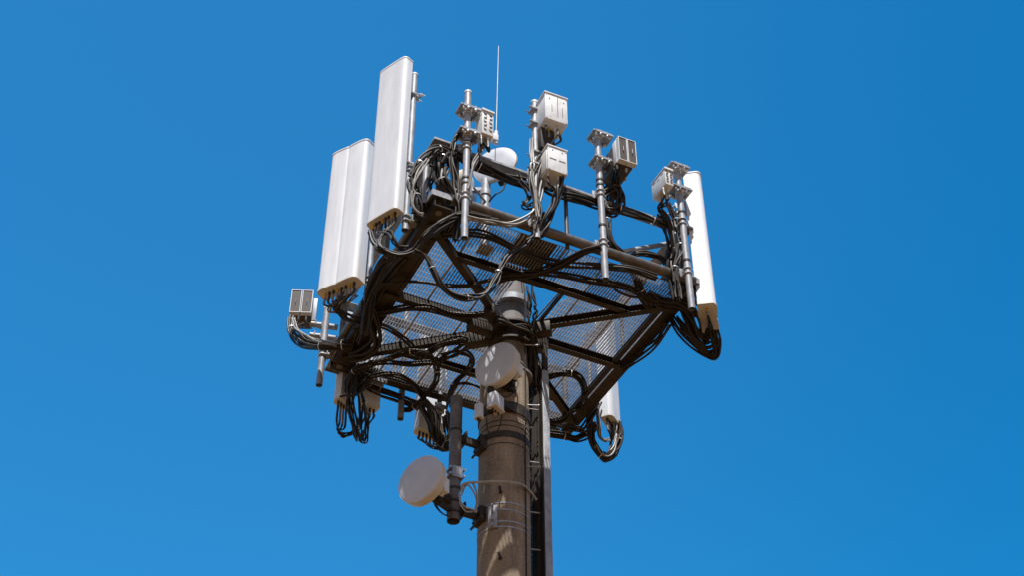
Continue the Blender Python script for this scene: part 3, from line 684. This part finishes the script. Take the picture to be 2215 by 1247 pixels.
# tallest antenna: two swags gathered to the right along the near rail
jumpers('swag of jumpers with pale sleeves from the left half of the tallest antenna', C1[:4], W_([(815,530),(845,548),(880,545)],-1.75), W_([(925,515),(975,482),(1010,468),(1080,480)],-1.99))
jumpers('swag of jumpers from the right half of the tallest antenna, looping under the corner', C1[4:], W_([(845,505),(858,530),(890,538)],-1.8), W_([(915,512),(960,475),(1005,460),(1060,470)],-2.02))
bundle('brown cables draped from the corner up to the near rail', W_([(800,500,-1.6),(818,535,-1.7),(855,550,-1.8),(895,540,-1.9),(920,510,-2.0),(965,478,-2.0),(1010,470,-2.0),(1060,478,-2.0),(1100,486,-2.0)],-2), 4, .014)
bundle('long sagging cable bundle hanging in a deep bow under the near edge', W_([(895,543),(922,556),(937,585),(955,617),(985,641),(1020,646),(1050,636),(1070,612),(1082,580),(1105,552),(1140,525),(1160,500),(1178,462)],-1.98), 6, .0145, ties=4)
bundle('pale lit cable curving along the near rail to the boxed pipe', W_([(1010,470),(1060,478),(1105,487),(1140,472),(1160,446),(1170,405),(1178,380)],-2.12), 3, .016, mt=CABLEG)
# twin antenna on the left
jumpers('short jumpers under the twin-lobed left antenna', C2, Z_([(728,668,-.6),(755,690,-.5)],0), Z_([(785,705,-.25),(775,742,-.25)],0), wob=.02)
bundle('pale looping cable under the base of the twin-lobed antenna', [C2[2]]+Z_([(712,672,-.5),(735,676,-.55),(752,655,-.45),(772,640,-.3)],0), 2, .012, mt=CABLEG)
bundle('dark cables running down behind the twin-lobed antenna beside the grating', W_([(846,552,-1.25),(825,575,-1.1),(806,620,-.7),(795,668,-.4),(790,720,0)],0), 8, .018, .06)
bundle('dark heap of cables lying along the left edge of the grating', Z_([(878,548),(842,592),(812,640),(790,690),(770,735),(765,770)],-.02), 10, .022, .085, wob=.016)
bundle('dark cables crossing the left corner below the grating', [pz(805,640,.22)]+Z_([(795,668),(800,690),(815,735),(790,765),(760,775)],-.22), 8, .022, .08, wob=.016)
# under the grating, left half
bundle('dark arched cable under the left grating towards the pole', Z_([(790,640),(830,616),(885,610),(950,617),(1010,618),(1060,606),(1120,600)],-.16), 2, .02, .022)
bundle('dark cables swept from the left edge to the hub', Z_([(775,690),(820,680),(880,668),(930,668),(975,680),(1024,684),(1060,680)],-.16), 4, .019, .036)
bundle('dark curved cable beside the long left beam', Z_([(765,715),(805,703),(835,708),(862,728),(890,748),(905,772)],-.16), 3, .019, .03)
bundle('brown cable ring hanging under the far left grating', Z_([(752,850),(755,818),(780,796),(832,779),(888,763),(922,766),(943,788),(944,820),(924,853),(893,884),(868,888)],-.3), 5, .0165, ties=4)
bundle('brown cables arched over the far left corner loop', Z_([(770,850),(794,822),(828,811),(866,815),(897,836),(922,872),(935,890)],-.28), 4, .0165)
bundle('dark cables along the far left edge of the platform', Z_([(770,800),(800,838),(850,858),(905,880),(950,895)],-.14), 7, .02, .06, wob=.016)
bundle('dark cables from the hub curling down left of the striped dish', Z_([(948,784),(978,766),(1001,763),(1021,775),(1014,802),(988,826),(976,850),(970,880)],-.2), 3, .019, .03)
bundle('thin dark cable crossing behind the striped dish', Z_([(975,836),(1000,830),(1030,838),(1062,852)],-.25), 2, .015)
bundle('dark cable under the far left beam', Z_([(800,785),(840,784),(885,788),(940,786)],-.2), 3, .019, .03)
bundle('dark cable loops heaped near the hub on the left side', Z_([(910,775),(945,752),(985,738),(1010,742),(985,765),(955,772)],-.2), 4, .019, .04, wob=.016)
# right half, over and under the grating
bundle('dark cable crossing from the pole hole to the near rail', Z_([(1075,608),(1110,600),(1164,588),(1215,573),(1262,545),(1300,535)],-.16), 5, .02, .04)
bundle('dark cable lying along the near grating towards the right', Z_([(930,517),(990,505),(1050,508),(1120,540),(1196,567),(1280,575),(1360,582),(1420,600)],-.1), 4, .019, .036)
bundle('dark cable sweeping below the grating to the right corner', Z_([(1130,588),(1190,594),(1260,604),(1320,612),(1365,628),(1400,650),(1450,655)],-.16), 4, .019, .036)
bundle('thin dark cable drooping beside the lower end of the louvred radio pipe', Z_([(1318,612),(1335,630),(1362,642),(1390,646)],-.2), 1, .018, name='cable', cat='cable')
bundle('thick dark cables dropping behind the louvred radio pipe to the right corner', [K4[0]]+W_([(1330,395,-2.0),(1322,430,-1.95),(1312,470,-1.95),(1320,520,-1.95),(1342,552,-1.9),(1370,590,-1.7)],0)+Z_([(1385,630,-.1),(1405,665,-.15)],0), 7, .017, .045, ties=4)
bundle('coil of dark cable wound beside the louvred radio pipe at the handrail', W_([(1312,405),(1338,408),(1344,435),(1330,460),(1308,455),(1304,425),(1322,410),(1340,425),(1335,452)],-1.98), 6, .02, .045, wob=.02)
bundle('dark cables running along the handrail to the right corner', W_([(1235,418),(1290,435),(1340,452),(1400,472),(1440,490)],-1.97), 5, .016, .04, ties=3)
bundle('dark cables slung under the near handrail from the whip to the boxes', W_([(985,332),(1020,352),(1060,372),(1100,387),(1140,398),(1160,408)],-1.98), 8, .018, .056, ties=2)
bundle('dark cables slung under the handrail right of the boxes', W_([(1165,400),(1200,418),(1240,428),(1280,440),(1310,445)],-1.96), 6, .017, .05)
# boxes and radios, near side
jumpers('jumpers with pale sleeves from the upper white box down its pipe', K2, W_([(1178,320,-2.2),(1166,345,-2.16),(1156,385,-2.14)],0), W_([(1160,420,-2.14),(1168,455,-2.14),(1158,500,-2.1)],0))
jumpers('jumpers from the lower white box bending back below it', K3, W_([(1205,410,-2.3),(1196,440,-2.25)],0), W_([(1180,470,-2.2),(1165,500,-2.1),(1140,525,-2.05)],0))
bundle('pale bundle falling beside the boxed pipe to the lower rail', W_([(1216,378,-2.3),(1212,410,-2.25),(1200,445,-2.2),(1184,485,-2.15),(1170,512,-2.1)],0), 4, .015)
bundle('thin cables coiled on the handrail left of the boxed pipe', W_([(1120,375),(1130,400),(1142,425),(1135,440),(1150,448),(1165,430),(1150,405),(1160,380)],-2.02), 4, .014, .03, wob=.02)
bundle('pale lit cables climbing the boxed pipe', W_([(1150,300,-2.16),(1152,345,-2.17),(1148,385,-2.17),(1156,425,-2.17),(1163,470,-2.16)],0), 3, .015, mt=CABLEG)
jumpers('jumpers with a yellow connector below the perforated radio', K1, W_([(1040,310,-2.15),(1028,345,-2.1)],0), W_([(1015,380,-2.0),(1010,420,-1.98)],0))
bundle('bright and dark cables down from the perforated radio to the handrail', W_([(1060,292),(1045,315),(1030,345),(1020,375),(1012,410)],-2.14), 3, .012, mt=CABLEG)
jumpers('jumpers with yellow connectors falling from the small perforated radio', K5, W_([(1430,450,-2.1),(1445,475,-2.05)],0), W_([(1460,520,-2.0),(1462,570,-1.98),(1458,620,-1.9)],0))
bundle('dark cables heaped on the right corner post', W_([(1430,462),(1445,490),(1452,530),(1450,570),(1456,610),(1465,650)],-1.95), 8, .019, .06, wob=.016)
bundle('cables looping beside the right pipe with pale ties', W_([(1445,440),(1462,475),(1472,510),(1470,545),(1460,575),(1462,610)],-2.02), 5, .013, .035, ties=3)
bundle('small pale cable loop hanging from the right brace', W_([(1438,540),(1436,560),(1440,568),(1446,560),(1446,540)],-1.85), 2, .011, mt=CABLEG)
bundle('dark cable curving under the right brace to the corner', W_([(1350,560),(1390,548),(1420,553),(1440,570)],-1.85), 4, .016)
# left corner clutter
bundle('dark cables climbing behind the tallest antenna to the upper corner', W_([(905,470,-1.9),(900,430,-1.95),(893,395,-1.95),(905,360,-1.95),(930,335,-1.95),(950,325,-1.95),(975,332,-1.95)],0), 8, .017, .055, ties=3, wob=.02)
bundle('pale lit cable arcs beside the tallest antenna', W_([(925,345),(905,375),(893,410),(892,440),(905,460),(915,465)],-2.05), 3, .012, mt=CABLEG)
bundle('dark wrapped cable column behind the left near pipe', W_([(985,335),(960,345),(952,365),(955,390),(968,412),(985,430),(1000,455)],-1.9), 10, .022, .085, wob=.02, ties=3)
bundle('dark cables behind the wrapped column on the left corner', W_([(940,330),(930,365),(925,400),(915,430),(900,460)],-1.7), 7, .018, .06, wob=.016)
bundle('dark cables running up the left near pipe', W_([(985,520,-1.9),(990,440,-2.0),(985,390,-2.0),(975,345,-2.0),(985,300,-2.02),(1000,285,-2.02)],0), 4, .015, .03)
bundle('thin dark cable bowed beside the top of the left near pipe', W_([(1005,285),(985,295),(978,315),(982,335)],-2.05), 1, .013, name='cable', cat='cable')
bundle('thin dark cable drooping from the upper grey dish', W_([(1092,395),(1088,410),(1070,422),(1058,436)],-1.62), 1, .012, name='cable', cat='cable')
for lb, x, ya, yb, w_ in (('short pale pipe stub lit behind the corner cables', 921, 350, 398, -1.75), ('slim pale pipe just left of the near pipe with the perforated radio', 987, 335, 402, -1.8)):
    pa, pb = pw(x, ya, w_), pw(x-1, yb, w_)
    pipe(lb, pb.x, w_, Z1-.05, pa.z, (), r=.04)
# far left radio
jumpers('jumpers with yellow ends under the twin-fronted radio at far left', K6, [pu(640,715,-2.5), pu(668,738,-2.4)], [pu(705,748,-2.2), pu(735,740,-2.0)], grey=.05)
bundle('thick dark cable sling curving under the far left radio', [pu(630,690,-2.5), pu(632,722,-2.5), pu(652,742,-2.45), pu(690,750,-2.3), pu(730,748,-2.1), pu(765,745,-1.9)], 8, .018, .052, ties=4)
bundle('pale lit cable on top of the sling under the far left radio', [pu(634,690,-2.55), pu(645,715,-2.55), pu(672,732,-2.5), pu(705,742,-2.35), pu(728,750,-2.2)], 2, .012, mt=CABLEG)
# far side hangers
jumpers('white-sleeved jumpers hanging in a loop below the slim far left antenna', C4, W_([(735,935),(752,942)],2.05), W_([(775,925),(778,880),(772,830)],2.0), grey=.3)
jumpers('jumpers hanging in long loops below the shaded far left antenna', C5, W_([(778,945),(790,950)],2.05), W_([(792,900),(785,860),(770,820)],1.95), grey=.08)
bundle('brown cables falling from the far left corner plate', W_([(768,800,1.6),(760,840,1.65),(758,880,1.7),(768,920,1.7),(778,952,1.7)],0), 6, .015, .05, wob=.016)
bundle('pale cable looped across the slim far left antenna', W_([(735,858),(760,858),(785,845),(800,825)],1.5), 2, .012)
jumpers('dark jumpers bunched below the far middle antenna', C6, W_([(940,966),(960,968)],1.8), W_([(972,930),(968,890)],1.7), grey=.06)
bundle('dark mass of cables beside the far middle antenna', W_([(915,870,1.7),(935,905,1.75),(945,940,1.8),(960,962,1.8),(975,950,1.75),(970,900,1.7)],0), 10, .02, .085, wob=.022)
bundle('brown feeder bundle falling from the ladder to the big far right loop', Z_([(1176,817,-.15),(1210,810,-.15),(1243,812,-.15),(1261,832,-.15)],0)+W_([(1268,875,1.3),(1275,915,1.35),(1282,960,1.4),(1300,987,1.4),(1316,993,1.4),(1333,975,1.4),(1341,945,1.4),(1338,915,1.4)],0), 7, .0165, .04, ties=4)
bundle('pale inner cables of the big far right loop', W_([(1288,965),(1302,983),(1316,986),(1328,968),(1333,930),(1326,905)],1.36), 3, .013, mt=CABLEG)
jumpers('jumpers dropping from the far right antenna into the big loop', C7, W_([(1325,950)],1.4), W_([(1316,985),(1300,980)],1.42), grey=.16)
bundle('pale pair of cables hanging left of the far right antenna', W_([(1290,872),(1293,910),(1298,942),(1310,955),(1318,952)],1.3), 3, .013, mt=CABLEG)
bundle('dark cables along the far edge right of the pole', Z_([(1176,912),(1215,908),(1240,890),(1262,880)],-.14), 4, .018, .036)
bundle('dark cables drooping below the far edge right of the pole', Z_([(1172,938),(1215,943),(1245,950),(1275,938),(1290,920)],-.2), 6, .018, .045, ties=2)
bundle('dark cables lying over the far right corner', W_([(1230,925,1.4),(1262,930,1.35),(1280,900,1.3),(1295,870,1.3)],0), 5, .017, .045)
bundle('dark cables slung below the right edge beam', Z_([(1448,700),(1425,735),(1390,768),(1345,800)],-.16), 4, .018, .04)
# right corner loops
cr_ = [pz(1500,742,-.62), pz(1530,768,-.7), pz(1546,774,-.72)]
jumpers('jumpers from the right-hand antenna gathered into its hanging loop', C3, [pz(1548,745,-.66), pz(1543,766,-.7)], [pz(1520,755,-.68), pz(1490,722,-.5), pz(1465,690,-.2)], grey=.05)
bundle('outermost dark cable loop hanging under the right corner', [pz(1452,688,-.1), pz(1475,722,-.4), pz(1505,752,-.6), pz(1533,771,-.7), pz(1550,772,-.7), pz(1553,748,-.65), pz(1547,715,-.5)], 5, .017, .04)
bundle('dark cables heaped between the right pipe and the hanging loop', [pz(1478,660,-.1), pz(1495,695,-.35), pz(1512,728,-.5), pz(1530,742,-.55), pz(1540,715,-.45)], 9, .018, .07, wob=.022)
bundle('dark cables knotted under the right corner of the platform', Z_([(1400,640,-.1),(1430,655,-.15),(1462,660,-.15),(1490,668,-.2),(1500,690,-.3)],0), 8, .02, .065, wob=.016)
# lower dish cables
c = pw(1015,1078,-.3)
bundle('grey conduit looped beside the lowest dish pipe and across the pole to the ladder', [pw(1028,1110,-.25), pw(1031,1080,-.3), pw(1018,1050,-.34), pw(1004,1052,-.36), pw(996,1080,-.36), pw(1006,1103,-.34), pw(1022,1106,-.3)], 2, .012, mt=mat('conduit_grey', (.25,.23,.2), (.38,.35,.31), .5, scale=9))
bundle('pale conduit crossing the front of the pole to the ladder', [pw(998,1062,-.38), pw(1004,1048,-.42), pw(1040,1044,-.46), pw(1085,1043,-.48), pw(1125,1048,-.42), pw(1145,1062,-.3), pw(1160,1082,-.18)], 1, .017, mt=bpy.data.materials['conduit_grey'], name='conduit', cat='conduit')
bundle('thin black cables drooping from the lowest dish to its pipe', [pw(937,1080,-.1), pw(944,1097,-.12), pw(956,1110,-.12), pw(970,1118,-.12)], 2, .009, .018)
bundle('thin cable bowed below the boxes on the pole', [pw(1052,905,-.5), pw(1056,935,-.48), pw(1068,945,-.46), pw(1080,925,-.46), pw(1086,900,-.45)], 1, .009, name='cable', cat='cable')
bundle('black cable loop hanging beside the striped dish', [pw(1080,860,-.5), pw(1100,858,-.48), pw(1116,845,-.45), pw(1120,825,-.42), pw(1108,815,-.4)], 1, .011, name='cable', cat='cable')
bundle('dark cables hanging through the hole beside the pole', [V(.15,-.42,.5), V(.2,-.4,.2), V(.22,-.36,-.1), V(.3,-.2,-.5), V(.42,-.05,-1.0)], 4, .016, .05, wob=.02)
bundle('dark cables wound round the dark hub above the striped dish', [V(-.35,-.25,-.2), V(-.28,-.4,-.3), V(-.1,-.42,-.35), V(.1,-.38,-.3), V(.3,-.28,-.25)], 5, .017, .04, wob=.02)
